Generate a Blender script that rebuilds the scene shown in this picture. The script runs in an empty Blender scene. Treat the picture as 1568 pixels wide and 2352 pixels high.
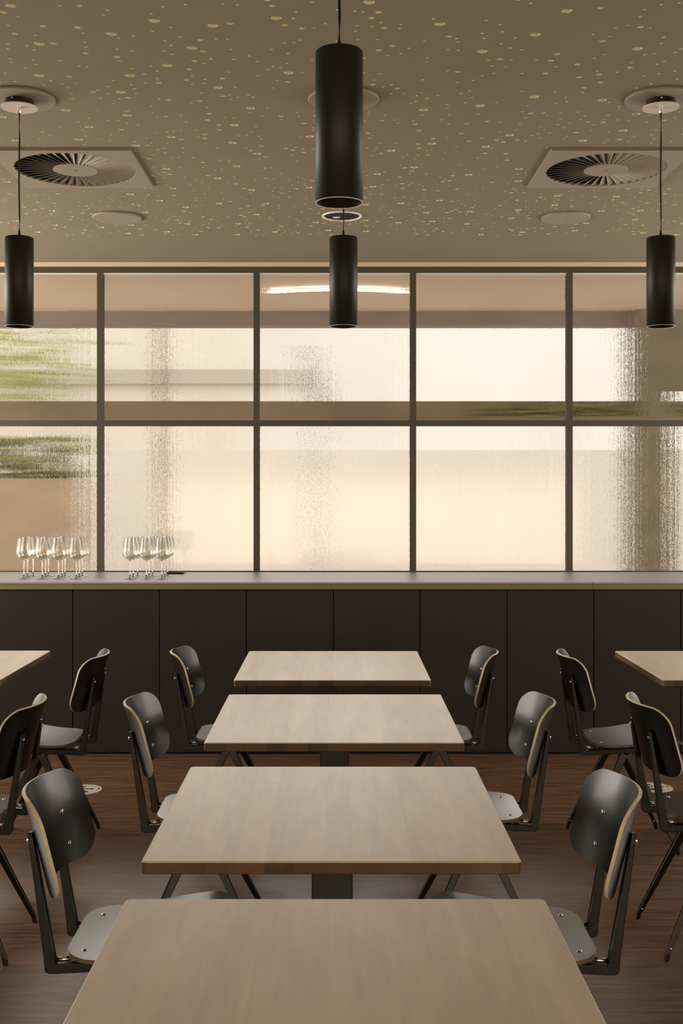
import bpy, bmesh, math, random
from mathutils import Vector, Matrix
from mathutils.geometry import delaunay_2d_cdt

C = bpy.context.scene
COL = C.collection
R = math.radians
PI = math.pi
F = 2590.0            # focal length in photo pixels
E = 1.542             # eye height

# ------------------------------------------------------------------ camera, light, exposure
cam_d = bpy.data.cameras.new('camera'); cam = bpy.data.objects.new('camera', cam_d); COL.objects.link(cam)
cam.location = (0, 0, E); cam.rotation_euler = (R(90), 0, 0)
cam_d.sensor_fit = 'HORIZONTAL'; cam_d.sensor_width = 36.0
cam_d.lens = F / 1568 * 36
cam_d.shift_x = 8 / 1568; cam_d.shift_y = -63 / 1568
cam_d.clip_start = 0.05; cam_d.clip_end = 200
C.camera = cam

C.view_settings.view_transform = 'Standard'; C.view_settings.look = 'None'
C.view_settings.gamma = 1.0; C.view_settings.exposure = 0.0
C.view_settings.use_curve_mapping = False
cy = C.cycles
cy.use_denoising = True
cy.max_bounces = 24; cy.diffuse_bounces = 5; cy.glossy_bounces = 5; cy.transmission_bounces = 24; cy.transparent_max_bounces = 8
cy.sample_clamp_indirect = 8.0; cy.caustics_refractive = True; cy.caustics_reflective = True
cy.blur_glossy = 0.3

w = bpy.data.worlds.new('sky'); C.world = w; w.use_nodes = True
bg = w.node_tree.nodes['Background']; bg.inputs['Color'].default_value = (1.0, 0.965, 0.93, 1); bg.inputs['Strength'].default_value = 1.42


def area(name, loc, rot, sx, sy, power, col):
    d = bpy.data.lights.new(name, 'AREA'); d.shape = 'RECTANGLE'; d.size = sx; d.size_y = sy
    d.energy = power; d.color = col
    o = bpy.data.objects.new(name, d); COL.objects.link(o); o.location = loc; o.rotation_euler = rot
    return o


# fill light added behind the camera for the ceiling holes (emits towards +Y)
area('rear_fill', (0.4, -1.55, 0.95), (R(90), 0, R(180)), 6.0, 1.3, 165, (1.0, 0.95, 0.88))
# fill lights added at the solid side walls to brighten the room
area('left_fill', (-4.3, 5.7, 1.75), (R(90), 0, R(-90)), 2.8, 1.8, 168, (1.0, 0.93, 0.83))
area('right_fill', (4.3, 5.7, 1.75), (R(90), 0, R(90)), 2.8, 1.8, 98, (1.0, 0.93, 0.83))
sun_d = bpy.data.lights.new('sun', 'SUN'); sun_d.energy = 0.5; sun_d.color = (1, 0.95, 0.90); sun_d.angle = R(24)
sun = bpy.data.objects.new('sun', sun_d); COL.objects.link(sun)
sun.rotation_euler = (R(-69), 0, R(6))       # hazy low sun over the buildings across the street, into the room

# ------------------------------------------------------------------ helpers


def tag(o, label=None, cat=None, group=None, kind=None):
    if label: o['label'] = label
    if cat: o['category'] = cat
    if group: o['group'] = group
    if kind: o['kind'] = kind
    return o


def thing(name, label, cat, loc=(0, 0, 0), rz=0.0, group=None):
    o = bpy.data.objects.new(name, None); COL.objects.link(o)
    o.location = loc; o.rotation_euler = (0, 0, rz); o.empty_display_size = 0.05
    return tag(o, label, cat, group)


def obj(name, bm, mats, parent=None, smooth=False, bevel=0.0, seg=2):
    bmesh.ops.recalc_face_normals(bm, faces=bm.faces)
    me = bpy.data.meshes.new(name); bm.to_mesh(me); bm.free()
    for m in (mats if isinstance(mats, (list, tuple)) else [mats]): me.materials.append(m)
    o = bpy.data.objects.new(name, me); COL.objects.link(o)
    if parent is not None: o.parent = parent
    if smooth: me.polygons.foreach_set('use_smooth', [True] * len(me.polygons))
    if bevel > 0:
        b = o.modifiers.new('bevel', 'BEVEL'); b.width = bevel; b.segments = seg; b.limit_method = 'ANGLE'; b.angle_limit = R(40)
        b.harden_normals = False
    return o


def struct(name, bm, mats, parent=None, **k):
    o = obj(name, bm, mats, parent, **k)
    if parent is None: o['kind'] = 'structure'
    return o


def box(bm, x0, x1, y0, y1, z0, z1, mi=0):
    v = [bm.verts.new(p) for p in ((x0, y0, z0), (x1, y0, z0), (x1, y1, z0), (x0, y1, z0), (x0, y0, z1), (x1, y0, z1), (x1, y1, z1), (x0, y1, z1))]
    for f in ((0, 3, 2, 1), (4, 5, 6, 7), (0, 1, 5, 4), (1, 2, 6, 5), (2, 3, 7, 6), (3, 0, 4, 7)):
        bm.faces.new([v[i] for i in f]).material_index = mi
    return bm


def B(*a):
    return box(bmesh.new(), *a)


def lathe(bm, prof, n=32, c=(0, 0, 0), mi=0, axis=None):
    """Surface of revolution of (r, z) points about z through c; r = 0 closes to a point."""
    M = axis if axis is not None else Matrix.Identity(4)
    rings = []
    for r, z in prof:
        if r < 1e-6:
            rings.append([bm.verts.new(Vector(c) + (M @ Vector((0, 0, z))))])
        else:
            rings.append([bm.verts.new(Vector(c) + (M @ Vector((r * math.cos(2 * PI * i / n), r * math.sin(2 * PI * i / n), z)))) for i in range(n)])
    for a, b in zip(rings, rings[1:]):
        for i in range(n):
            j = (i + 1) % n
            if len(a) == 1 and len(b) == 1: continue
            if len(a) == 1: f = (a[0], b[i], b[j])
            elif len(b) == 1: f = (a[i], a[j], b[0])
            else: f = (a[i], a[j], b[j], b[i])
            bm.faces.new(f).material_index = mi
    return bm


def tube(bm, pts, rad, n=10, mi=0):
    """Round tube through pts, radius number or list."""
    pts = [Vector(p) for p in pts]
    rs = rad if isinstance(rad, (list, tuple)) else [rad] * len(pts)
    prev = None; rings = []
    for i, p in enumerate(pts):
        d = (pts[min(i + 1, len(pts) - 1)] - pts[max(i - 1, 0)]).normalized()
        u = d.cross(Vector((0, 0, 1)))
        if u.length < 1e-3: u = d.cross(Vector((0, 1, 0)))
        u.normalize(); v = d.cross(u)
        rings.append([bm.verts.new(p + rs[i] * (u * math.cos(2 * PI * k / n) + v * math.sin(2 * PI * k / n))) for k in range(n)])
    for a, b in zip(rings, rings[1:]):
        for i in range(n): bm.faces.new((a[i], a[(i + 1) % n], b[(i + 1) % n], b[i])).material_index = mi
    bm.faces.new(rings[0]).material_index = mi; bm.faces.new(rings[-1]).material_index = mi
    return bm


def bar(bm, a, b, wa, ta, wb, tb, side):
    """Tapered rectangular bar from a to b; side = direction of its width; (w, t) at each end."""
    a = Vector(a); b = Vector(b); d = (b - a).normalized()
    s = Vector(side); s = (s - d * s.dot(d)).normalized(); t = d.cross(s)
    r = []
    for p, w_, t_ in ((a, wa, ta), (b, wb, tb)):
        r.append([bm.verts.new(p + s * w_ / 2 * i + t * t_ / 2 * j) for i, j in ((-1, -1), (1, -1), (1, 1), (-1, 1))])
    bm.faces.new(r[0]); bm.faces.new(r[1])
    for i in range(4): bm.faces.new((r[0][i], r[0][(i + 1) % 4], r[1][(i + 1) % 4], r[1][i]))
    return bm


def copy_tree(o, parent=None):
    c = o.copy(); COL.objects.link(c)
    if parent is not None: c.parent = parent
    for ch in list(o.children): copy_tree(ch, c)
    return c


# ------------------------------------------------------------------ materials
def lin(r, g, b):
    f = lambda c: (c / 255) / 12.92 if c / 255 <= 0.04045 else ((c / 255 + 0.055) / 1.055) ** 2.4
    return (f(r), f(g), f(b), 1)


class Mat:
    def __init__(s, name):
        s.m = bpy.data.materials.new(name); s.m.use_nodes = True; s.t = s.m.node_tree
        s.p = s.t.nodes['Principled BSDF']

    def n(s, typ, **k):
        x = s.t.nodes.new(typ)
        for a, b in k.items():
            if a in x.inputs.keys(): x.inputs[a].default_value = b
            else: setattr(x, a, b)
        return x

    def l(s, a, b): s.t.links.new(a, b)

    def coord(s, scale=(1, 1, 1), kind='Object', rot=(0, 0, 0)):
        tc = s.n('ShaderNodeTexCoord'); mp = s.n('ShaderNodeMapping')
        mp.inputs['Scale'].default_value = scale; mp.inputs['Rotation'].default_value = rot
        s.l(tc.outputs[kind], mp.inputs['Vector']); return mp.outputs['Vector']

    def ramp(s, fac, stops, interp='LINEAR'):
        r = s.n('ShaderNodeValToRGB'); e = r.color_ramp.elements; r.color_ramp.interpolation = interp
        e[0].position = stops[0][0]; e[0].color = stops[0][1]; e[1].position = stops[-1][0]; e[1].color = stops[-1][1]
        for p, c in stops[1:-1]:
            q = e.new(p); q.color = c
        s.l(fac, r.inputs['Fac']); return r.outputs['Color']

    def math(s, op, a, b=None, c=None):
        x = s.n('ShaderNodeMath'); x.operation = op
        for i, v in enumerate((a, b, c)):
            if v is None: continue
            if isinstance(v, (int, float)): x.inputs[i].default_value = v
            else: s.l(v, x.inputs[i])
        return x.outputs[0]

    def mix(s, fac, a, b, mode='MIX'):
        x = s.n('ShaderNodeMix'); x.data_type = 'RGBA'; x.blend_type = mode
        for i, v in ((0, fac), (6, a), (7, b)):
            if isinstance(v, (int, float, tuple)): x.inputs[i].default_value = v
            else: s.l(v, x.inputs[i])
        return x.outputs[2]


def plain(name, col, rough=0.5, metal=0.0, noise=0.0, nscale=30.0, spec=0.5, coat=0.0, coat_rough=0.1, bump=0.0):
    M = Mat(name); p = M.p
    p.inputs['Roughness'].default_value = rough; p.inputs['Metallic'].default_value = metal
    p.inputs['Specular IOR Level'].default_value = spec
    p.inputs['Coat Weight'].default_value = coat; p.inputs['Coat Roughness'].default_value = coat_rough
    v = M.coord()
    nz = M.n('ShaderNodeTexNoise', Scale=nscale, Detail=4.0); M.l(v, nz.inputs['Vector'])
    c2 = tuple(min(1, c * (1 + noise)) for c in col[:3]) + (1,); c1 = tuple(c * (1 - noise) for c in col[:3]) + (1,)
    M.l(M.ramp(nz.outputs['Fac'], [(0.3, c1), (0.7, c2)]), p.inputs['Base Color'])
    if bump:
        b = M.n('ShaderNodeBump', Strength=bump, Distance=0.002); M.l(nz.outputs['Fac'], b.inputs['Height']); M.l(b.outputs['Normal'], p.inputs['Normal'])
    return M.m


m_ceiling = plain('ceiling_paint', lin(150, 141, 122), 0.85, noise=0.02, nscale=3, spec=0.2)
m_core = plain('plasterboard_core', lin(252, 240, 212), 0.9, noise=0.05, nscale=90, spec=0.1)
m_felt = plain('acoustic_felt', lin(70, 62, 50), 0.95, noise=0.1)
m_wall = plain('wall_paint', lin(188, 172, 150), 0.85, noise=0.03, nscale=4, spec=0.2)
m_steel = plain('bronze_painted_steel', lin(76, 70, 58), 0.55, noise=0.04, nscale=20)
m_cab = plain('dark_bronze_laminate', lin(40, 34, 27), 0.5, noise=0.1, nscale=60, spec=0.4)
m_carcass = plain('black_carcass', lin(20, 17, 15), 0.7)
m_top = plain('grey_composite_worktop', lin(168, 166, 164), 0.42, noise=0.03, nscale=80)
m_edge = plain('worktop_edge', lin(128, 120, 88), 0.5, noise=0.03)
m_shade = plain('lamp_shade_black', lin(34, 33, 24), 0.48, metal=0.0, noise=0.03, nscale=60, spec=0.35)
m_cord = plain('black_cord', lin(22, 18, 15), 0.6)
m_chrome = plain('chrome', (0.85, 0.83, 0.8, 1), 0.12, metal=1.0)
m_disc = plain('satin_canopy_disc', lin(225, 215, 205), 0.4, noise=0.02)
m_blackmetal = plain('black_enamel', lin(20, 17, 14), 0.3, noise=0.05, nscale=40, spec=0.45)
m_base = plain('table_base_black', lin(40, 36, 32), 0.5, noise=0.05, nscale=60)
m_white = plain('fixture_white', lin(160, 149, 132), 0.6, noise=0.02)
m_ring = plain('downlight_ring', lin(245, 238, 225), 0.25, noise=0.01)
m_dark = plain('dark_plenum', lin(34, 28, 22), 0.9)
m_blk_ply = plain('black_stained_plywood', lin(24, 16, 12), 0.32, noise=0.15, nscale=25, spec=0.3, coat=0.14, coat_rough=0.14)
m_seat = plain('black_seat_laminate', lin(42, 41, 41), 0.3, noise=0.05, nscale=25, spec=0.9, coat=1.0, coat_rough=0.22)
m_rim = plain('birch_ply_edge', lin(232, 218, 188), 0.5, noise=0.06, nscale=60)
m_seatrim = plain('seat_ply_edge', lin(116, 98, 76), 0.5, noise=0.1, nscale=60)
m_pen = plain('brown_pen_barrel', lin(52, 42, 30), 0.4)
m_sticker = plain('sticker_white', lin(190, 184, 165), 0.55, noise=0.04)
m_ink = plain('sticker_ink', lin(22, 20, 18), 0.6)


def wood_top():
    M = Mat('pale_beech_staves')
    tc = M.n('ShaderNodeTexCoord'); sep = M.n('ShaderNodeSeparateXYZ'); M.l(tc.outputs['Object'], sep.inputs[0])
    oi = M.n('ShaderNodeObjectInfo')
    sx = M.math('ADD', M.math('MULTIPLY', sep.outputs['X'], 1 / 0.062), M.math('MULTIPLY', oi.outputs['Random'], 40))
    idx = M.math('FLOOR', sx)
    wn = M.n('ShaderNodeTexWhiteNoise'); wn.noise_dimensions = '1D'; M.l(idx, wn.inputs['W'])
    cell = wn.outputs['Value']
    cx = M.n('ShaderNodeCombineXYZ'); M.l(M.math('MULTIPLY', sep.outputs['X'], 30), cx.inputs[0]); M.l(M.math('MULTIPLY', sep.outputs['Y'], 3), cx.inputs[1]); M.l(M.math('MULTIPLY', cell, 9), cx.inputs[2])
    g = M.n('ShaderNodeTexNoise', Scale=1.6, Detail=5.0, Roughness=0.6, Distortion=0.4); M.l(cx.outputs[0], g.inputs['Vector'])
    c2 = M.n('ShaderNodeCombineXYZ'); M.l(M.math('MULTIPLY', sep.outputs['X'], 2.4), c2.inputs[0]); M.l(M.math('MULTIPLY', sep.outputs['Y'], 0.45), c2.inputs[1]); M.l(M.math('MULTIPLY', oi.outputs['Random'], 9), c2.inputs[2])
    cl = M.n('ShaderNodeTexNoise', Scale=5.0, Detail=4.0, Roughness=0.6); M.l(c2.outputs[0], cl.inputs['Vector'])
    base = M.ramp(cell, [(0, lin(206, 189, 168)), (0.25, lin(224, 207, 184)), (0.5, lin(214, 197, 176)), (0.75, lin(229, 211, 188)), (1, lin(196, 180, 162))])
    c = M.mix(0.35, base, M.ramp(g.outputs['Fac'], [(0.3, lin(192, 172, 150)), (0.7, lin(232, 214, 190))]))
    c = M.mix(0.32, c, M.ramp(cl.outputs['Fac'], [(0.36, lin(188, 171, 158)), (0.65, lin(232, 214, 190))]))
    vo = M.n('ShaderNodeTexVoronoi', Scale=9.0); M.l(tc.outputs['Object'], vo.inputs['Vector'])
    knot = M.math('LESS_THAN', vo.outputs['Distance'], 0.028)
    c = M.mix(M.math('MULTIPLY', knot, 0.35), c, lin(110, 84, 62))
    hs = M.n('ShaderNodeHueSaturation', Saturation=0.84, Value=1.1); M.l(c, hs.inputs['Color']); c = hs.outputs['Color']
    M.l(c, M.p.inputs['Base Color'])
    M.p.inputs['Roughness'].default_value = 0.34; M.p.inputs['Specular IOR Level'].default_value = 0.7; M.p.inputs['Coat Weight'].default_value = 0.3; M.p.inputs['Coat Roughness'].default_value = 0.3
    return M.m


def wood_edge():
    M = Mat('beech_end_grain')
    tc = M.n('ShaderNodeTexCoord'); sep = M.n('ShaderNodeSeparateXYZ'); M.l(tc.outputs['Object'], sep.inputs[0])
    oi = M.n('ShaderNodeObjectInfo')
    sx = M.math('ADD', M.math('MULTIPLY', sep.outputs['X'], 1 / 0.062), M.math('MULTIPLY', oi.outputs['Random'], 40))
    wn = M.n('ShaderNodeTexWhiteNoise'); wn.noise_dimensions = '1D'; M.l(M.math('FLOOR', sx), wn.inputs['W'])
    nz = M.n('ShaderNodeTexNoise', Scale=40.0, Detail=3.0); M.l(tc.outputs['Object'], nz.inputs['Vector'])
    c = M.ramp(wn.outputs['Value'], [(0, lin(76, 60, 44)), (0.35, lin(112, 86, 60)), (0.6, lin(90, 70, 52)), (0.8, lin(120, 86, 60)), (1, lin(84, 68, 50))])
    c = M.mix(0.2, c, M.ramp(nz.outputs['Fac'], [(0.3, lin(70, 54, 38)), (0.7, lin(120, 94, 68))]))
    M.l(c, M.p.inputs['Base Color']); M.p.inputs['Roughness'].default_value = 0.55
    return M.m


def floor_mat():
    M = Mat('brown_plank_floor')
    v = M.coord()
    br = M.n('ShaderNodeTexBrick'); M.l(v, br.inputs['Vector'])
    br.offset = 0.37; br.offset_frequency = 2; br.squash = 1.0
    br.inputs['Scale'].default_value = 1.0; br.inputs['Mortar Size'].default_value = 0.0006; br.inputs['Mortar Smooth'].default_value = 0.3
    br.inputs['Brick Width'].default_value = 0.95; br.inputs['Row Height'].default_value = 0.07; br.inputs['Bias'].default_value = 0.0
    br.inputs['Color1'].default_value = lin(84, 58, 42); br.inputs['Color2'].default_value = lin(106, 76, 56); br.inputs['Mortar'].default_value = lin(60, 40, 28)
    cx = M.coord(scale=(2.2, 30, 1))
    g = M.n('ShaderNodeTexNoise', Scale=2.0, Detail=6.0, Roughness=0.62, Distortion=0.6); M.l(cx, g.inputs['Vector'])
    c = M.mix(0.6, br.outputs['Color'], M.ramp(g.outputs['Fac'], [(0.34, lin(58, 38, 27)), (0.66, lin(146, 110, 82))]))
    M.l(c, M.p.inputs['Base Color'])
    M.l(M.math('MULTIPLY_ADD', g.outputs['Fac'], 0.12, 0.32), M.p.inputs['Roughness'])
    M.p.inputs['Specular IOR Level'].default_value = 0.5
    M.p.inputs['Coat Weight'].default_value = 0.6; M.p.inputs['Coat Roughness'].default_value = 0.33
    b = M.n('ShaderNodeBump', Strength=0.15, Distance=0.001); M.l(g.outputs['Fac'], b.inputs['Height']); M.l(b.outputs['Normal'], M.p.inputs['Normal'])
    return M.m


def ribbed_glass():
    """Pane with fine irregular vertical ribs: light is spread sideways, hardly up or down."""
    M = Mat('ribbed_glass')
    tc = M.n('ShaderNodeTexCoord'); sep = M.n('ShaderNodeSeparateXYZ'); M.l(tc.outputs['Object'], sep.inputs[0])
    wn = M.n('ShaderNodeTexWhiteNoise'); wn.noise_dimensions = '2D'
    cx = M.n('ShaderNodeCombineXYZ')
    M.l(M.math('FLOOR', M.math('MULTIPLY', sep.outputs['X'], 1500)), cx.inputs[0]); M.l(M.math('FLOOR', M.math('MULTIPLY', sep.outputs['Z'], 110)), cx.inputs[1])
    M.l(cx.outputs[0], wn.inputs['Vector'])
    wn2 = M.n('ShaderNodeTexWhiteNoise'); wn2.noise_dimensions = '1D'; M.l(M.math('FLOOR', M.math('MULTIPLY', sep.outputs['X'], 700)), wn2.inputs['W'])
    a = M.math('SUBTRACT', M.math('ADD', M.math('MULTIPLY', wn.outputs['Value'], 0.6), M.math('MULTIPLY', wn2.outputs['Value'], 0.4)), 0.5)
    s = M.math('MULTIPLY', a, RIB)
    gm = M.n('ShaderNodeNewGeometry')
    s = M.math('MULTIPLY', s, M.math('MULTIPLY_ADD', gm.outputs['Backfacing'], -2.0, 1.0))   # same rib on both faces, seen from inside
    cn = M.n('ShaderNodeCombineXYZ'); M.l(s, cn.inputs[0])
    ad = M.n('ShaderNodeVectorMath'); ad.operation = 'ADD'; M.l(gm.outputs['Normal'], ad.inputs[0]); M.l(cn.outputs[0], ad.inputs[1])
    nm = M.n('ShaderNodeVectorMath'); nm.operation = 'NORMALIZE'; M.l(ad.outputs[0], nm.inputs[0])
    M.t.nodes.remove(M.p)
    rf = M.n('ShaderNodeBsdfRefraction', IOR=1.45, Roughness=0.03); rf.inputs['Color'].default_value = (0.985, 0.975, 0.955, 1)
    gl = M.n('ShaderNodeBsdfGlossy', Roughness=0.08); gl.inputs['Color'].default_value = (1, 1, 1, 1)
    mx = M.n('ShaderNodeMixShader'); mx.inputs['Fac'].default_value = 0.04
    M.l(nm.outputs[0], rf.inputs['Normal'])
    M.l(rf.outputs[0], mx.inputs[1]); M.l(gl.outputs[0], mx.inputs[2])
    M.l(mx.outputs[0], M.t.nodes['Material Output'].inputs['Surface'])
    return M.m


def clear_glass():
    M = Mat('clear_glass'); p = M.p
    p.inputs['Base Color'].default_value = (1, 1, 1, 1); p.inputs['Roughness'].default_value = 0.0
    p.inputs['Transmission Weight'].default_value = 1.0; p.inputs['IOR'].default_value = 1.5
    return M.m


def thin_glass():
    M = Mat('thin_bowl_glass'); M.t.nodes.remove(M.p)
    lw = M.n('ShaderNodeLayerWeight', Blend=0.35)
    tr = M.n('ShaderNodeBsdfTransparent'); tr.inputs['Color'].default_value = (0.93, 0.92, 0.90, 1)
    gl = M.n('ShaderNodeBsdfGlossy', Roughness=0.02); gl.inputs['Color'].default_value = (0.95, 0.95, 0.95, 1)
    mx = M.n('ShaderNodeMixShader'); M.l(M.math('MULTIPLY_ADD', lw.outputs['Fresnel'], 0.65, 0.02), mx.inputs['Fac'])
    M.l(tr.outputs[0], mx.inputs[1]); M.l(gl.outputs[0], mx.inputs[2])
    M.l(mx.outputs[0], M.t.nodes['Material Output'].inputs['Surface'])
    return M.m


def emit(name, col, s):
    M = Mat(name); M.p.inputs['Base Color'].default_value = col
    M.p.inputs['Emission Color'].default_value = col; M.p.inputs['Emission Strength'].default_value = s
    return M.m


RIB = 0.22
m_wood = wood_top(); m_woodedge = wood_edge(); m_floor = floor_mat(); m_glass = ribbed_glass(); m_clear = clear_glass(); m_thin = thin_glass()

# ------------------------------------------------------------------ room shell
ZC = 2.956
YW = 7.18                    # plane of the glazed screen
YF = 6.44                    # front of the cabinets
XL, XR, YB = -4.4, 4.4, -1.7

o = struct('floor', B(XL, XR, YB, YW + 0.1, -0.1, 0.0), m_floor)
struct('wall_left', B(XL - 0.12, XL, YB, YW + 0.2, -0.1, 3.2), m_wall)
struct('wall_right', B(XR, XR + 0.12, YB, YW + 0.2, -0.1, 3.2), m_wall)
struct('wall_rear', B(XL, XR, YB - 0.12, YB, -0.1, 3.2), m_wall)
struct('wall_front', B(XL, XR, YW + 0.0, YW + 0.1, -0.1, 0.975), m_wall)

# perforated ceiling: a board with round holes of three sizes, felt above
rnd = random.Random(7)
HX, HY0, HY1 = 2.75, 0.6, 6.42
fix = [(-1.165, 4.124, .145), (0.02, 4.124, .145), (1.18, 4.124, .145), (-1.165, 5.95, .14), (1.2, 5.95, .14), (0.02, 5.93, .12)]
vents = [(-1.172, 5.034), (1.196, 5.034)]
TX, TY = 11, 12; TS = 2 * HX / TX; TSY = (HY1 - HY0) / TY
cellsz = 0.08; grid = {}; holes = []


def free(x, y, r):
    if abs(x) + r > HX - 0.01 or y - r < HY0 + 0.01 or y + r > HY1 - 0.005: return False
    u = (x + HX) % TS; v = (y - HY0) % TSY
    if min(u, TS - u, v, TSY - v) < r + 0.0015: return False
    for fx, fy, fr in fix:
        if math.hypot(x - fx, y - fy) < fr + r - 0.012: return False
    for vx, vy in vents:
        if abs(x - vx) < 0.31 + r and abs(y - vy) < 0.31 + r: return False
    gx, gy = int(x // cellsz), int(y // cellsz)
    for i in range(-1, 2):
        for j in range(-1, 2):
            for hx, hy, hr in grid.get((gx + i, gy + j), ()):
                if math.hypot(x - hx, y - hy) < r + hr + 0.014: return False
    return True


area_m2 = 2 * HX * (HY1 - HY0)
for rad, dens, sep in ((0.0165, 13, 0.17), (0.0095, 30, 0.0), (0.0055, 100, 0.0)):
    n = int(area_m2 * dens); tries = 0; put = 0; big = []
    while put < n and tries < n * 30:
        tries += 1
        x = rnd.uniform(-HX, HX); y = rnd.uniform(HY0, HY1)
        if sep and any(math.hypot(x - a, y - b) < sep for a, b in big): continue
        if not free(x, y, rad): continue
        holes.append((x, y, rad)); grid.setdefault((int(x // cellsz), int(y // cellsz)), []).append((x, y, rad))
        if sep: big.append((x, y))
        put += 1

TH = 0.0125
bm = bmesh.new()
for ti in range(TX):
    for tj in range(TY):
        x0, y0 = -HX + ti * TS, HY0 + tj * TSY
        x1, y1 = x0 + TS, y0 + TSY
        V2 = [Vector(p) for p in ((x0, y0), (x1, y0), (x1, y1), (x0, y1))]; FI = [[0, 1, 2, 3]]
        for x, y, r in holes:
            if not (x0 < x < x1 and y0 < y < y1): continue
            n = 20 if r > 0.012 else (14 if r > 0.008 else 10)
            b0 = len(V2)
            for k in range(n):
                a = 2 * PI * k / n
                V2.append(Vector((x + r * math.cos(a), y + r * math.sin(a))))
            FI.append(list(range(b0, b0 + n)))
        vo, eo, fo, ov, oe, of = delaunay_2d_cdt(V2, [], FI, 0, 1e-6)
        bv = {}
        cnt = {}
        for f, src in zip(fo, of):
            if src != [0]: continue
            for i in f:
                if i not in bv: bv[i] = bm.verts.new((vo[i][0], vo[i][1], ZC))
            bm.faces.new([bv[i] for i in f])
            for i in range(len(f)):
                k = tuple(sorted((f[i], f[(i + 1) % len(f)]))); cnt[k] = cnt.get(k, 0) + 1
        up = {}
        for (i, j), c in cnt.items():
            if c != 1 or (i in (0, 1, 2, 3) and j in (0, 1, 2, 3)): continue
            for q in (i, j):
                if q not in up: up[q] = bm.verts.new((vo[q][0], vo[q][1], ZC + TH))
            bm.faces.new((bv[i], bv[j], up[j], up[i])).material_index = 1
# plain board around the perforated field
for x0, x1, y0, y1 in ((XL, -HX, YB, YW + 0.1), (HX, XR, YB, YW + 0.1), (-HX, HX, YB, HY0), (-HX, HX, HY1, YW + 0.1)):
    bm.faces.new([bm.verts.new(p) for p in ((x0, y0, ZC), (x1, y0, ZC), (x1, y1, ZC), (x0, y1, ZC))])
for f in bm.faces:
    if f.material_index == 0:
        f.normal_update()
        if f.normal.z > 0: f.normal_flip()
me = bpy.data.meshes.new('ceiling'); bm.to_mesh(me); bm.free()
me.materials.append(m_ceiling); me.materials.append(m_core)
ceil = bpy.data.objects.new('ceiling', me); COL.objects.link(ceil); ceil['kind'] = 'structure'
obj('felt_backing', B(XL, XR, YB, YW + 0.1, ZC + TH, ZC + 0.05), m_felt, ceil)

# pale shadow-gap strip between ceiling and the steel screen
m_trim = plain('pale_trim', lin(232, 205, 172), 0.6, noise=0.02)
struct('trim_1', B(XL, XR, YW - 0.008, YW + 0.05, 2.9295, ZC), m_trim)

# ------------------------------------------------------------------ glazed screen
win = bpy.data.objects.new('window_1', None); COL.objects.link(win); win['kind'] = 'structure'
mull = [-1.515 + 0.9965 * k for k in range(-2, 6)]
bm = bmesh.new()
YG0, YG1 = YW, YW + 0.05
z0, z1 = 0.985, 2.9295
box(bm, XL, XR, YG0, YG1, 2.8907, z1)
box(bm, XL, XR, YG0, YG1, z0, z0 + 0.006)
box(bm, XL, XR, YG0 + 0.001, YG1 - 0.001, 1.915, 1.952)
for x in mull: box(bm, x - 0.0195, x + 0.0195, YG0 + 0.0005, YG1 - 0.0005, z0 + 0.006, 2.8907)
obj('window_frame', bm, m_steel, win)
m_bead = plain('glazing_bead_pale', lin(238, 226, 205), 0.4)
edges = [XL] + mull + [XR]
for a, b in zip(edges, edges[1:]):
    xa = a + (0.0195 if a in mull else 0); xb = b - (0.0195 if b in mull else 0)
    for za, zb in ((z0 + 0.006, 1.915), (1.952, 2.8907)):
        obj('glass_pane', B(xa, xb, YW + 0.022, YW + 0.030, za, zb), m_glass, win)
    obj('glazing_bead', B(xa, xb, YW + 0.005, YW + 0.02, 2.8815, 2.8907), m_bead, win)

# ------------------------------------------------------------------ what lies beyond the glass
m_soffit = plain('outer_soffit_paint', lin(234, 216, 194), 0.8, noise=0.03, nscale=2)
m_beam = plain('outer_beam_mauve', lin(148, 136, 132), 0.7, noise=0.06, nscale=8)
m_transom = plain('outer_transom_brown', lin(140, 128, 112), 0.7, noise=0.2, nscale=3)
m_post = plain('outer_post', lin(158, 136, 122), 0.6, noise=0.1)
m_pier = plain('olive_grey_pier', lin(138, 130, 112), 0.7, noise=0.15, nscale=5)
def glass_streaked(name, cols, sx=1.1, sz=0.12, seed=0.0):
    """Rendered facade; light streaks of the ribbed glass painted in as upright bands."""
    M = Mat(name); v = M.coord(scale=(sx, 0.2, sz))
    nz = M.n('ShaderNodeTexNoise', Scale=1.0, Detail=3.0, Roughness=0.55); nz.noise_dimensions = '4D'; nz.inputs['W'].default_value = seed; M.l(v, nz.inputs['Vector'])
    M.l(M.ramp(nz.outputs['Fac'], [(0.32, cols[0]), (0.5, cols[1]), (0.66, cols[2])]), M.p.inputs['Base Color']); M.p.inputs['Roughness'].default_value = 0.8
    return M.m


m_upper = glass_streaked('white_render', (lin(232, 230, 222), lin(252, 249, 244), lin(255, 255, 252)), seed=1.0)
m_left = glass_streaked('cream_render', (lin(196, 196, 168), lin(234, 226, 210), lin(255, 250, 240)), sx=1.5, seed=2.3)
m_render = glass_streaked('pale_render', (lin(206, 202, 186), lin(236, 229, 220), lin(250, 240, 230)), sx=1.3, seed=5.1)
m_pave = plain('pale_paving', lin(218, 211, 203), 0.8, noise=0.06, nscale=0.7)
m_brick = plain('brown_brick', lin(196, 174, 148), 0.8, noise=0.18, nscale=4)
m_leaf = plain('leaf_green', lin(156, 158, 104), 0.7, noise=0.3, nscale=20)
m_grey = plain('pale_grey_band', lin(204, 194, 182), 0.7, noise=0.05, nscale=2)
YO = 9.2
struct('ceiling_outer', B(-8, 8, YW + 0.05, YO + 0.1, 2.956, 3.2), m_soffit)
struct('floor_outer', B(-8, 8, YW + 0.1, YO + 0.1, -0.1, 0.0), m_pave)
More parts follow.
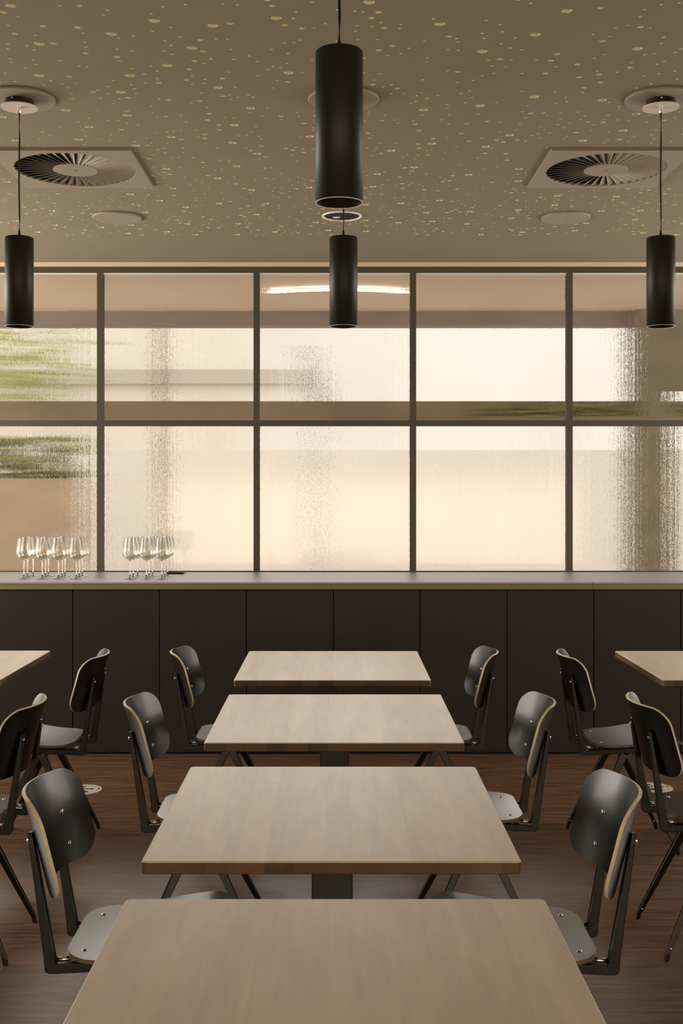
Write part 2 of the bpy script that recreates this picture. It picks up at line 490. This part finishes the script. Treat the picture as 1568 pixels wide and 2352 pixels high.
struct('trim_2', B(-8, 8, YO, YO + 0.18, E + 1.300, 2.956), m_beam)
bm = bmesh.new()
box(bm, -8, 8, YO, YO + 0.12, E + 0.525, E + 0.680)
box(bm, -8, 8, YO, YO + 0.12, 0.0, 0.10)
struct('trim_3', bm, m_transom)
ow = bpy.data.objects.new('window_2', None); COL.objects.link(ow); ow['kind'] = 'structure'
for x in (-3.2, -1.44, 3.6, 5.2):
    obj('mullion', B(x - 0.028, x + 0.028, YO + 0.02, YO + 0.10, 0.10, E + 1.3), m_post, ow)
struct('wall_pier', B(2.42, 2.70, YO - 0.12, YO + 0.3, 0, 2.956), m_pier)
struct('wall_pier_upper', B(2.70, 5.0, YO - 0.10, YO - 0.02, E + 0.76, 2.956), m_pier)
hg = thing('trailing_plants', 'green plants trailing along the outer rail beyond the right panes', 'plants', (2.1, YO - 0.06, E + 0.52))
bm = bmesh.new()
for k in range(150):
    a = Vector((rnd.uniform(-0.95, 1.0), rnd.uniform(-0.05, 0.04), rnd.uniform(0.02, 0.14)))
    bmesh.ops.create_icosphere(bm, subdivisions=1, radius=1, matrix=Matrix.Translation(a) @ Matrix.Rotation(rnd.uniform(0, 6), 4, 'Z') @ Matrix.Diagonal((0.055, 0.03, 0.014, 1)))
tag(obj('foliage', bm, m_leaf, hg), kind='stuff')
obj('trough', B(-0.97, 1.02, -0.05, 0.06, -0.01, 0.03), m_transom, hg)
struct('ground', B(-40, 40, YO + 0.1, 60, -0.2, -0.02), m_pave)
# buildings across the street
bd = thing('pale_building', 'pale rendered building across the street seen blurred through ribbed glass', 'building', (0, 16, 0))
obj('facade', B(-9, 9, 0, 3, -0.02, E + 0.49), m_render, bd)
obj('upper_storey', B(-1.2, 9, 0.02, 3, E + 0.49, 3.95), m_upper, bd)
obj('upper_storey', B(-9, -1.2, 0.02, 3, E + 0.49, 3.95), m_left, bd)
obj('balcony_band', B(-9, -0.45, -0.15, 0, E + 1.42, E + 1.62), m_grey, bd)
bk = thing('brick_pier', 'brown brick pier with greenery on top beyond the left panes', 'pier', (-3.0, 11.2, 0))
obj('brickwork', B(-0.75, 0.42, 0, 0.5, 0, E + 0.06), m_brick, bk)
bm = bmesh.new()
for k in range(140):
    a = Vector((rnd.uniform(-0.75, 0.4), rnd.uniform(-0.05, 0.5), E + 0.06 + rnd.uniform(0, 0.42)))
    M4 = Matrix.Translation(a) @ Matrix.Rotation(rnd.uniform(0, 6), 4, 'Z') @ Matrix.Rotation(rnd.uniform(-1, 1), 4, 'X') @ Matrix.Diagonal((0.10, 0.06, 0.02, 1))
    bmesh.ops.create_icosphere(bm, subdivisions=1, radius=1, matrix=M4)
tag(obj('foliage', bm, m_leaf, bk), kind='stuff')
# lamp on the outer soffit
ol = thing('soffit_lamp', 'thin glowing curved lamp tube on the soffit beyond the glass behind the middle pendant', 'lamp', (0.0, 8.12, 2.956))
arc = [(0.475 * math.sin(t_ * 1.0) / math.sin(1.0), -0.06 + 0.10 * (t_ ** 2), -0.022) for t_ in [k / 12 - 1 for k in range(25)]]
obj('lamp_tube', tube(bmesh.new(), arc, 0.009, 10), emit('lamp_glow', (1, 0.87, 0.66, 1), 9), ol)
obj('mounting_clip', B(-0.3, -0.28, -0.06, -0.04, -0.03, 0), m_white, ol)
pp = thing('slanted_pole', 'dark slanted pole seen blurred through the middle pane', 'pole', (-0.18, 9.75, 0))
obj('shaft', bar(bmesh.new(), (0.0, 0, E + 0.60), (0.02, 0, -0.02), 0.02, 0.02, 0.03, 0.03, (1, 0, 0)), m_carcass, pp)
obj('cloth', bar(bmesh.new(), (-0.09, 0, E + 1.2), (0.05, 0, E + 0.62), 0.03, 0.03, 0.08, 0.05, (1, 0, 0)), m_carcass, pp)
tr = thing('leafy_tree', 'pale green leafy treetop beyond the upper left pane', 'tree', (-3.6, 12.5, 0))
bm = bmesh.new()
for k in range(160):
    a = Vector((rnd.gauss(0, 0.42), rnd.gauss(0, 0.3), E + 1.25 + rnd.gauss(0, 0.32)))
    bmesh.ops.create_icosphere(bm, subdivisions=1, radius=1, matrix=Matrix.Translation(a) @ Matrix.Rotation(rnd.uniform(0, 6), 4, 'Z') @ Matrix.Diagonal((0.10, 0.07, 0.03, 1)))
m_paleleaf = plain('pale_leaf', lin(190, 190, 120), 0.7, noise=0.3, nscale=12)
tag(obj('foliage', bm, m_paleleaf, tr), kind='stuff')
obj('trunk', tube(bmesh.new(), [(0, 0, -0.02), (0.03, 0, 1.2), (0, 0, 2.6)], [0.07, 0.05, 0.02], 10), m_brick, tr)

# ------------------------------------------------------------------ counter: worktops and cabinets
XJ = 1.4546
for xa, xb, lb in ((XL, XJ - 0.001, 'long grey worktop below the glazed screen carrying the wine glasses'),
                   (XJ + 0.001, XR, 'empty grey worktop piece right of the joint, at the right end of the counter')):
    t = thing('worktop', lb, 'worktop', ((xa + xb) / 2, YF, 0.943))
    h = (xb - xa) / 2
    obj('surface', B(-h, h, -0.004, YW - YF, 0.034, 0.042), m_top, t)
    obj('apron', B(-h, h, 0.0, 0.03, 0.0, 0.034), m_edge, t)
seams = [-1.5166 + 0.4965 * k for k in range(-6, 13)]
where = {-1: 'dark flush cabinet at the left picture edge, under the larger cluster of wine glasses',
         0: 'dark flush cabinet under the smaller cluster of wine glasses',
         1: 'dark flush cabinet under the marker pen, left of the farthest middle table',
         2: 'dark flush cabinet directly behind the farthest middle table, its left half',
         3: 'dark flush cabinet directly behind the farthest middle table, its right half',
         4: 'dark flush cabinet behind the chair right of the farthest middle table',
         5: 'dark flush cabinet just left of the worktop joint, behind a side chair backrest',
         6: 'dark flush cabinet just right of the worktop joint, behind the right side table',
         7: 'thin sliver of dark cabinet at the right picture edge'}
for k in range(-5, 11):
    xa = seams[0] + 0.4965 * (k + 6)
    lab = where.get(k, 'dark flush cabinet beyond the edge of the picture')
    t = thing('cabinet', lab, 'cabinet', (xa + 0.24825, YF + 0.01, 0), group='dark flush cabinets under the counter')
    obj('body', B(-0.2475, 0.2475, 0.022, 0.60, 0.0, 0.943), m_carcass, t)
    obj('door', B(-0.2455, 0.2455, 0.0, 0.020, 0.012, 0.936), m_cab, t, bevel=0.0015)

# ------------------------------------------------------------------ tables
W = 0.80


def make_table():
    t = thing('dining_table', '', 'table')
    obj('tabletop', box(bmesh.new(), -W / 2, W / 2, -W / 2, W / 2, 0.723, 0.75), [m_wood, m_woodedge], t)
    top = t.children[0]
    me = top.data
    bm = bmesh.new(); bm.from_mesh(me)
    vert_e = [e for e in bm.edges if abs(e.verts[0].co.z - e.verts[1].co.z) > 0.01]
    bmesh.ops.bevel(bm, geom=vert_e, offset=0.012, segments=4, affect='EDGES', profile=0.5)
    for f in bm.faces: f.material_index = 0 if f.normal.z > 0.5 else 1
    hor = [e for e in bm.edges if abs(e.verts[0].co.z - e.verts[1].co.z) < 0.001 and any(abs(f.normal.z) > 0.5 for f in e.link_faces)]
    bmesh.ops.bevel(bm, geom=hor, offset=0.0025, segments=2, affect='EDGES', profile=0.5)
    for f in bm.faces: f.material_index = 0 if f.normal.z > 0.3 else 1
    bm.to_mesh(me); bm.free()
    obj('column', B(-0.05, 0.05, -0.05, 0.05, 0.012, 0.715), m_base, t, bevel=0.004)
    obj('mounting_plate', B(-0.17, 0.17, -0.17, 0.17, 0.715, 0.723), m_base, t)
    obj('base_plate', B(-0.21, 0.21, -0.21, 0.21, 0.0, 0.012), m_base, t, bevel=0.003)
    return t


tab = make_table()
spots = [(-0.005, 1.757, 'nearest pale wooden table, cut off by the bottom of the picture'),
         (-0.014, 2.768, 'pale wooden table second nearest, between the two largest black chairs'),
         (-0.012, 3.858, 'pale wooden table in the middle row, third from the front'),
         (-0.023, 4.965, 'pale wooden table farthest back in the middle row, nearest the cabinets'),
         (-1.770, 4.980, 'pale wooden table cut by the left picture edge, next to the cabinets'),
         (1.716, 4.970, 'pinkish wooden table cut by the right picture edge, next to the cabinets')]
for i, (x, y, lb) in enumerate(spots):
    t = tab if i == 0 else copy_tree(tab)
    t.location = (x, y, 0); t['label'] = lb; t['group'] = 'square pale wooden dining tables'

# ------------------------------------------------------------------ chairs (front faces +X, origin on the floor under the rear frame corner)
def rounded(pts_r, seg=8):
    """pts_r: (x, y, radius) polygon corners -> rounded outline"""
    out = []; n = len(pts_r)
    for i, (x, y, r) in enumerate(pts_r):
        p = Vector((x, y)); a = (Vector(pts_r[i - 1][:2]) - p).normalized(); b = (Vector(pts_r[(i + 1) % n][:2]) - p).normalized()
        ang = a.angle(b); d = r / math.tan(ang / 2)
        s = p + a * d; e = p + b * d
        c = p + (a + b).normalized() * (r / math.sin(ang / 2))
        v0 = s - c; v1 = e - c
        t = v0.angle_signed(v1)
        for k in range(seg + 1):
            th = -t * k / seg
            out.append(Vector((c.x + v0.x * math.cos(th) - v0.y * math.sin(th), c.y + v0.x * math.sin(th) + v0.y * math.cos(th))))
    return out


def sheet(outline, surf, thick, step, mats):
    """Curved plywood sheet. outline in (u, v); surf(u, v) -> (point, normal). Faces use mat 0, the cut rim mat 1."""
    us = [p.x for p in outline]; vs = [p.y for p in outline]
    pts = list(outline); n0 = len(pts)
    dense = []
    for i in range(n0):
        a, b = pts[i], pts[(i + 1) % n0]
        m = max(1, int((b - a).length / step)); dense += [a.lerp(b, k / m) for k in range(m)]
    nb = len(dense)
    def inside(q):
        c = False; j = nb - 1
        for i in range(nb):
            a, b = dense[i], dense[j]
            if (a.y > q.y) != (b.y > q.y) and q.x < (b.x - a.x) * (q.y - a.y) / (b.y - a.y) + a.x: c = not c
            j = i
        return c and min((q - d).length for d in dense) > step * 0.45
    grid_pts = []
    u = min(us)
    while u < max(us):
        v = min(vs)
        while v < max(vs):
            q = Vector((u, v))
            if inside(q): grid_pts.append(q)
            v += step
        u += step
    V, Ed, Fa, _, _, _ = delaunay_2d_cdt(dense + grid_pts, [], [list(range(nb))], 1, 1e-6)
    bm = bmesh.new(); top = []; bot = []
    for q in V:
        p, nrm = surf(q[0], q[1]); p = Vector(p); nrm = Vector(nrm).normalized()
        top.append(bm.verts.new(p + nrm * thick / 2)); bot.append(bm.verts.new(p - nrm * thick / 2))
    ec = {}
    for f in Fa:
        a = bm.faces.new([top[i] for i in f]); b = bm.faces.new([bot[i] for i in reversed(f)])
        a.smooth = b.smooth = True
        for i in range(len(f)):
            k = (f[i], f[(i + 1) % len(f)])
            ec[tuple(sorted(k))] = ec.get(tuple(sorted(k)), 0) + 1
    for (i, j), c in ec.items():
        if c == 1:
            q = bm.faces.new((top[i], top[j], bot[j], bot[i])); q.material_index = 1; q.smooth = False
            for e in q.edges: e.smooth = False
    return bm


def make_chair():
    t = thing('dining_chair', '', 'chair')
    FY = 0.11
    # seat: rises to the front, shallow saddle
    def seat_surf(x, y):
        def z(x, y): return 0.446 + (x - 0.05) * 0.085 - 0.010 * math.exp(-((x - 0.17) / 0.10) ** 2) + 0.10 * y * y - max(0, x - 0.36) ** 2 * 6.0 + max(0, 0.11 - x) ** 2 * 1.2
        e = 1e-3
        nx = -(z(x + e, y) - z(x - e, y)) / (2 * e); ny = -(z(x, y + e) - z(x, y - e)) / (2 * e)
        return (x, y, z(x, y)), (nx, ny, 1)
    out = rounded([(0.050, -0.165, 0.085), (0.425, -0.197, 0.05), (0.425, 0.197, 0.05), (0.050, 0.165, 0.085)], 10)
    seat = obj('seat', sheet(out, seat_surf, 0.010, 0.03, None), [m_seat, m_seatrim], t)
    for rx in (0.093, 0.300):
        for sy in (-1, 1):
            (px, py, pz), nn = seat_surf(rx, sy * FY)
            obj('rivet', lathe(bmesh.new(), [(0.0062, 0), (0.0054, 0.002), (0.0034, 0.0033), (0, 0.0038)], 16, (px, py, pz + 0.0048)), m_chrome, seat, smooth=True)
    # backrest
    def back_surf(y, z):
        def x(y, z):
            return -0.041 - 0.25 * (z - 0.712) + 0.070 * (abs(y) / 0.195) ** 2 - 1.0 * max(0, z - 0.745) ** 2
        e = 1e-3
        ny = -(x(y + e, z) - x(y - e, z)) / (2 * e); nz = -(x(y, z + e) - x(y, z - e)) / (2 * e)
        return (x(y, z), y, z), (1, ny, nz)
    out = rounded([(-0.198, 0.586, 0.058), (0.198, 0.586, 0.058), (0.192, 0.812, 0.055), (-0.192, 0.812, 0.055)], 10)
    back = obj('backrest', sheet(out, back_surf, 0.0085, 0.022, None), [m_blk_ply, m_rim], t)
    for z in (0.712, 0.632):
        for sy in (-1, 1):
            (px, py, pz), nn = back_surf(sy * FY, z)
            nv = Vector(nn).normalized()
            q = Vector((0, 0, 1)).rotation_difference(nv).to_matrix().to_4x4()
            obj('rivet', lathe(bmesh.new(), [(0.0066, 0), (0.0058, 0.002), (0.0036, 0.0034), (0, 0.004)], 16, Vector((px, py, pz)) + nv * 0.0045, axis=q), m_chrome, back, smooth=True)
            obj('bolt', lathe(bmesh.new(), [(0.0055, 0), (0.0055, 0.006), (0.003, 0.008), (0, 0.008)], 12, Vector((px, py, pz)) - nv * 0.016, axis=Matrix.Rotation(PI, 4, 'Y') @ q), m_chrome, back, smooth=True)
    # side frames: rear upright and seat rail folded as one L, each a part
    for sy in (-1, 1):
        y = sy * FY
        (bx, by, bz), nn = back_surf(y, 0.722)
        bm = bmesh.new()
        prof = []
        # outline in xz, counter-clockwise, rounded heel
        o2 = [(bx - 0.019, 0.730, 0.003), (0.000, 0.428, 0.002)]
        pts = [(bx - 0.018, 0.728), (0.000, 0.425), (0.000, 0.408), (0.004, 0.401), (0.012, 0.397), (0.30, 0.412), (0.33, 0.430), (0.33, 0.436), (0.027, 0.420), (0.0262, 0.428), (bx - 0.007, 0.728)]
        f1 = [bm.verts.new((px, y - 0.011, pz)) for px, pz in pts]; f2 = [bm.verts.new((px, y + 0.011, pz)) for px, pz in pts]
        bm.faces.new(f1); bm.faces.new(list(reversed(f2)))
        for i in range(len(pts)):
            j = (i + 1) % len(pts); bm.faces.new((f1[i], f2[i], f2[j], f1[j]))
        fr = obj('side_frame', bm, m_blackmetal, t, bevel=0.0025)
        # weld line at the foot of the upright
        obj('weld_bead', B(-0.0008, 0.0275, y - 0.0116, y + 0.0116, 0.4225, 0.4252), plain_weld, fr)
        obj('bumper_rod', tube(bmesh.new(), [(0.024, y, 0.4275), (0.062, y, 0.4315)], 0.0052, 12), m_chrome, fr, smooth=True)
        for xx in (0.093, 0.300):
            obj('spacer', lathe(bmesh.new(), [(0.008, 0), (0.008, 0.02), (0, 0.02)], 14, (xx, y, 0.421 + (0.006 if xx > 0.2 else 0.0))), m_blackmetal, fr)
        # compass legs
        apex = Vector((0.195, sy * 0.112, 0.405))
        for fx in (0.0, 0.405):
            foot = Vector((fx + (0.004 if fx == 0 else -0.004), sy * 0.177, 0.012))
            side = Vector((1, 0, 0))
            lg = obj('leg', bar(bmesh.new(), apex + Vector(((-0.008 if fx == 0 else 0.008), 0, 0)), foot, 0.030, 0.020, 0.015, 0.013, side), m_blackmetal, t, bevel=0.002)
            d = (apex - foot).normalized()
            obj('foot_cap', tube(bmesh.new(), [foot + Vector((0, 0, -0.012)), foot + d * 0.012], [0.0085, 0.0098], 12), m_blackmetal, lg, smooth=False)
            obj('foot_pin', lathe(bmesh.new(), [(0.003, 0), (0.002, 0.0015), (0, 0.002)], 10, foot + d * 0.03 + Vector((0, -0.0075, 0)), axis=Matrix.Rotation(R(90), 4, 'X')), m_chrome, lg)
    obj('cross_tube', tube(bmesh.new(), [(0.195, -0.115, 0.410), (0.195, 0.115, 0.410)], 0.009, 12), m_blackmetal, t)
    return t


plain_weld = plain('weld_metal', lin(60, 56, 52), 0.25, metal=0.6, noise=0.3, nscale=300)
ch = make_chair()
# (x of rear frame corner, centre y, facing, jitter, label)
cs = [(-0.687, 2.755, 0, 0.0, 'largest black plywood chair on the left, beside the second nearest table'),
      (0.657, 2.748, PI, 0.0, 'largest black plywood chair on the right, glossy highlight on its backrest'),
      (-0.650, 3.825, 0, 0.6, 'black plywood chair left of the table third from the front'),
      (0.662, 3.835, PI, 0.0, 'black plywood chair right of the table third from the front'),
      (-0.664, 4.972, 0, 0.0, 'black plywood chair left of the farthest middle table, turned to it'),
      (0.630, 4.965, PI, 0.0, 'black plywood chair right of the farthest middle table, turned to it'),
      (-1.064, 3.800, PI, 0.0, 'black plywood chair cut by the left picture edge, its back to the aisle'),
      (-1.066, 4.880, PI, 0.8, 'black plywood chair tucked at the left side table near the cabinets'),
      (1.060, 3.830, 0, 0.0, 'black plywood chair cut by the right picture edge, its back to the aisle'),
      (1.022, 4.880, 0, -0.8, 'black plywood chair tucked at the right side table near the cabinets')]
for i, (x, y, rz, j, lb) in enumerate(cs):
    t = ch if i == 0 else copy_tree(ch)
    t.location = (x, y, 0); t.rotation_euler = (0, 0, rz + R(j)); t['label'] = lb
    t['group'] = 'black plywood chairs around the tables'

# ------------------------------------------------------------------ pendant lamps
def make_pendant(zb, L=0.325, r=0.0512):
    """Origin at the ceiling; zb = bottom of shade below ceiling (negative)."""
    t = thing('pendant_lamp', '', 'lamp')
    zt = zb + L
    bm = bmesh.new()
    lathe(bm, [(0.004, zt), (r - 0.002, zt), (r, zt - 0.002), (r, zb), (r - 0.0022, zb), (r - 0.0022, zt - 0.004), (0.004, zt - 0.004), (0.004, zt)], 64)
    sh = obj('lamp_shade', bm, m_shade, t)
    for p in sh.data.polygons: p.use_smooth = abs(p.normal.z) < 0.5
    obj('rim', lathe(bmesh.new(), [(r + 0.0003, zb + 0.0006), (r + 0.0003, zb - 0.0005), (r - 0.0024, zb - 0.0005), (r - 0.0024, zb + 0.0006), (r + 0.0003, zb + 0.0006)], 64), m_ring, sh)
    obj('lamp_holder', lathe(bmesh.new(), [(0, zt - 0.006), (0.030, zt - 0.006), (0.030, zt - 0.12), (0, zt - 0.12)], 24), m_dark, sh)
    obj('cord_grip', lathe(bmesh.new(), [(0.0, zt + 0.024), (0.0035, zt + 0.024), (0.005, zt + 0.012), (0.011, zt), (0, zt)], 20), m_cord, sh, smooth=True)
    cpts = [(0, 0, -0.05), (0.0008, 0, zt * 0.3), (-0.0012, 0, zt * 0.6), (0.001, 0, zt * 0.85), (0, 0, zt + 0.02)]
    obj('cord', tube(bmesh.new(), cpts, 0.0032, 8), m_cord, t, smooth=True)
    cn = obj('canopy', lathe(bmesh.new(), [(0, -0.008), (0.052, -0.008), (0.052, -0.034), (0, -0.034)], 40), m_carcass, t)
    obj('canopy_disc', lathe(bmesh.new(), [(0, -0.034), (0.066, -0.034), (0.0665, -0.0355), (0.066, -0.037), (0, -0.037)], 48), m_disc, cn)
    obj('cord_gland', lathe(bmesh.new(), [(0, -0.037), (0.0065, -0.037), (0.0065, -0.05), (0.0045, -0.055), (0, -0.055)], 16), m_chrome, cn)
    obj('screw', lathe(bmesh.new(), [(0, 0.004), (0.0028, 0.003), (0.0028, 0)], 10, (-0.012, -0.0515, -0.016), axis=Matrix.Rotation(R(90), 4, 'X')), m_chrome, cn)
    return t


HC = ZC
far_b = E + 0.578 - HC; near_b = E + 0.607 - HC
lamp = make_pendant(far_b)
for i, (x, lb) in enumerate(((-1.165, 'black cylinder pendant lamp near the left picture edge'),
                             (0.0199, 'smaller black cylinder pendant in the middle, behind the large one'),
                             (1.180, 'black cylinder pendant lamp near the right picture edge'))):
    t = lamp if i == 0 else copy_tree(lamp)
    t.location = (x, 4.124, HC); t['label'] = lb; t['group'] = 'black cylinder pendant lamps'
t = make_pendant(near_b); t.location = (0.0026, 2.43, HC)
tag(t, 'largest black cylinder pendant lamp hanging in the middle foreground', group='black cylinder pendant lamps')

# round plates on the ceiling
def disc_thing(name, x, y, r, th, lb, cat, grp):
    o = obj(name, lathe(bmesh.new(), [(0, 0), (r, 0), (r, -th + 0.002), (r - 0.002, -th), (0, -th)], 56), m_white)
    o.location = (x, y, HC); tag(o, lb, cat, grp)
    for p in o.data.polygons: p.use_smooth = abs(p.normal.z) < 0.5
    return o


pl = 'round ceiling plates holding the pendants'
disc_thing('ceiling_plate', -1.165, 4.124, 0.129, 0.010, 'round pale ceiling plate above the left pendant lamp', 'plate', pl)
disc_thing('ceiling_plate', 0.0199, 4.124, 0.129, 0.010, 'round pale ceiling plate half hidden behind the large middle pendant', 'plate', pl)
disc_thing('ceiling_plate', 1.180, 4.124, 0.129, 0.010, 'round pale ceiling plate above the right pendant lamp', 'plate', pl)
for x, lb in ((-1.165, 'plain round ceiling cover below the left air vent, toward the window'), (1.201, 'plain round ceiling cover below the right air vent, toward the window')):
    o = disc_thing('ceiling_cover', x, 5.95, 0.128, 0.012, lb, 'cover', 'plain round ceiling covers')
    obj('screw', lathe(bmesh.new(), [(0, -0.0135), (0.003, -0.013), (0.003, -0.012)], 10), m_dark, o)
dl = thing('downlight', 'open recessed ceiling downlight with bright white ring behind the middle pendants', 'downlight', (0.0205, 5.93, HC))
obj('ring', lathe(bmesh.new(), [(0.105, 0), (0.106, -0.006), (0.098, -0.008), (0.092, 0), (0.092, 0.012), (0.105, 0.012), (0.105, 0)], 56), m_ring, dl, smooth=True)
obj('dark_reflector', lathe(bmesh.new(), [(0.092, -0.001), (0.0918, -0.0015), (0, -0.0015)], 48), m_dark, dl)
obj('lens', lathe(bmesh.new(), [(0.02, -0.0016), (0.012, -0.005), (0, -0.006)], 20, (-0.03, 0.03, 0)), m_chrome, dl, smooth=True)

# swirl air diffusers
for vi, (vx, vy) in enumerate(vents):
    t = thing('air_vent', ('square ceiling air vent with swirl blades, left side' if vi == 0 else 'square ceiling air vent with swirl blades, right side'), 'vent', (vx, vy, HC), 0, 'swirl ceiling air vents')
    # faceplate with round opening
    n = 72; rr = 0.264; hw = 0.30
    outer = [Vector(p) for p in ((-hw, -hw), (hw, -hw), (hw, hw), (-hw, hw))]
    circ = [Vector((rr * math.cos(2 * PI * k / n), rr * math.sin(2 * PI * k / n))) for k in range(n)]
    V, Ed, Fa, _, _, of = delaunay_2d_cdt(outer + circ, [], [[0, 1, 2, 3], list(range(4, 4 + n))], 0, 1e-6)
    bm = bmesh.new(); lo = [bm.verts.new((v[0], v[1], -0.012)) for v in V]; hi = [bm.verts.new((v[0], v[1], 0.0)) for v in V]
    cnt = {}
    for f, s in zip(Fa, of):
        if s != [0]: continue
        bm.faces.new([lo[i] for i in f]); bm.faces.new([hi[i] for i in reversed(f)])
        for i in range(len(f)):
            k = tuple(sorted((f[i], f[(i + 1) % len(f)]))); cnt[k] = cnt.get(k, 0) + 1
    for (i, j), c in cnt.items():
        if c == 1: bm.faces.new((lo[i], lo[j], hi[j], hi[i]))
    for v in [v for v in bm.verts if not v.link_faces]: bm.verts.remove(v)
    obj('faceplate', bm, m_white, t)
    obj('plenum', lathe(bmesh.new(), [(0.264, -0.001), (0, -0.001)], 48), m_dark, t)
    hub = obj('hub', lathe(bmesh.new(), [(0, 0), (0.098, 0), (0.098, -0.0118), (0, -0.0118)], 48), m_white, t)
    obj('screw', lathe(bmesh.new(), [(0, -0.0132), (0.004, -0.0128), (0.004, -0.0118)], 12), m_dark, hub)
    NB = 40
    bmb = bmesh.new()
    # one blade: a long thin strip pitched about its radius
    r0, r1 = 0.096, 0.263
    w0, w1 = 2 * PI * r0 / NB * 0.80, 2 * PI * r1 / NB * 0.62
    pv = []
    for r_, w_ in ((r0, w0), (r1, w1)):
        for s, zz in ((-0.5, -0.0020), (0.5, -0.0112)):
            for th in (0, 0.0009): pv.append(bmb.verts.new((r_, s * w_, zz - th)))
    a = pv
    for q in ((0, 1, 3, 2), (4, 6, 7, 5), (0, 4, 5, 1), (2, 3, 7, 6), (0, 2, 6, 4), (1, 5, 7, 3)): bmb.faces.new([a[i] for i in q])
    b0 = obj('blade', bmb, m_white, t)
    for k in range(1, NB):
        b = b0.copy(); COL.objects.link(b); b.parent = t; b.rotation_euler = (0, 0, 2 * PI * k / NB)

# ------------------------------------------------------------------ wine glasses
ZK = 0.985
def make_glass():
    t = thing('wine_glass', '', 'glass')
    # foot + stem (solid), bowl (thin wall)
    foot = obj('foot', lathe(bmesh.new(), [(0, 0.0), (0.036, 0.0), (0.0365, 0.0012), (0.030, 0.0022), (0.012, 0.0045), (0.005, 0.009), (0.0036, 0.016), (0, 0.016)], 36), m_thin, t, smooth=True)
    obj('stem', lathe(bmesh.new(), [(0, 0.0161), (0.0035, 0.0161), (0.0030, 0.05), (0.0032, 0.085), (0.0048, 0.104), (0.007, 0.1119), (0, 0.1119)], 20), m_clear, t, smooth=True)
    o_ = [(0.006, 0.112), (0.016, 0.117), (0.031, 0.1255), (0.0405, 0.139), (0.0446, 0.154), (0.0449, 0.165), (0.0434, 0.183), (0.0398, 0.209), (0.0358, 0.234), (0.0345, 0.243)]
    bowl = obj('bowl', lathe(bmesh.new(), o_[1:], 40), m_thin, t, smooth=True)
    obj('bowl_bottom', lathe(bmesh.new(), [(0, 0.112), (0.007, 0.1125), (0.0158, 0.1168), (0.012, 0.1178), (0, 0.1165)], 24), m_clear, bowl, smooth=True)
    return t


gl = make_glass(); first = True
G1 = [((-1.852, -1.744, -1.648, -1.543), 6.65), ((-1.859, -1.750, -1.650, -1.548), 6.75), ((-1.852, -1.7587, -1.658, -1.554), 6.85)]
G2 = [((-1.224, -1.128, -1.037), 6.64), ((-1.223, -1.129, -1.035), 6.74), ((-1.217, -1.126, -1.034), 6.85)]
rown = ('front row', 'middle row', 'back row')
coln4 = ('leftmost', 'second from the left', 'third from the left', 'rightmost'); coln3 = ('leftmost', 'middle', 'rightmost')
for G, cn_, nm in ((G1, coln4, 'larger'), (G2, coln3, 'smaller')):
    for ri, (xs, y) in enumerate(G):
        for ci, x in enumerate(xs):
            t = gl if first else copy_tree(gl); first = False
            t.location = (x, y, ZK)
            t['label'] = 'empty wine glass, %s in the %s of the %s cluster' % (cn_[ci], rown[ri], nm)
            t['group'] = 'wine glasses on the counter, %s cluster' % nm
# pen beside them
pen = thing('marker_pen', 'dark brown marker pen lying on the counter right of the wine glasses', 'pen', (-1.0, 7.02, ZK + 0.0075))
ax = Matrix.Rotation(R(90), 4, 'Y')
obj('barrel', lathe(bmesh.new(), [(0, 0), (0.0075, 0), (0.0075, 0.105), (0, 0.105)], 16, (-0.065, 0, 0), axis=ax), m_pen, pen)
obj('tip', lathe(bmesh.new(), [(0, 0.105), (0.0068, 0.105), (0.002, 0.122), (0, 0.125)], 16, (-0.065, 0, 0), axis=ax), m_chrome, pen)

# ------------------------------------------------------------------ floor stickers
for x, y, lb in ((-1.29, 5.70, 'round white floor sticker with dark lettering behind the left chairs'),
                 (1.605, 5.74, 'round white floor sticker behind the chairs at the right edge')):
    t = thing('floor_sticker', lb, 'sticker', (x, y, 0), 0, 'round floor stickers')
    obj('disc', lathe(bmesh.new(), [(0, 0), (0.096, 0), (0.096, 0.0008), (0, 0.0008)], 48), m_sticker, t)
    cu = bpy.data.curves.new('lettering', 'FONT'); cu.body = 'time !'; cu.size = 0.052; cu.align_x = 'CENTER'; cu.extrude = 0.0003
    tmp = bpy.data.objects.new('lettering_curve', cu); COL.objects.link(tmp)
    me = bpy.data.meshes.new_from_object(tmp); bpy.data.objects.remove(tmp); me.materials.clear(); me.materials.append(m_ink)
    tx = bpy.data.objects.new('lettering', me); COL.objects.link(tx); tx.parent = t; tx.location = (0.022, 0.0, 0.0013); tx.rotation_euler = (0, 0, 0)
    bm = bmesh.new(); box(bm, -0.05, 0.035, -0.052, -0.034, 0.0009, 0.0014); box(bm, -0.03, 0.02, -0.028, -0.018, 0.0009, 0.0014); box(bm, -0.04, 0.0, 0.045, 0.06, 0.0009, 0.0014)
    obj('emblem', bm, m_ink, t)
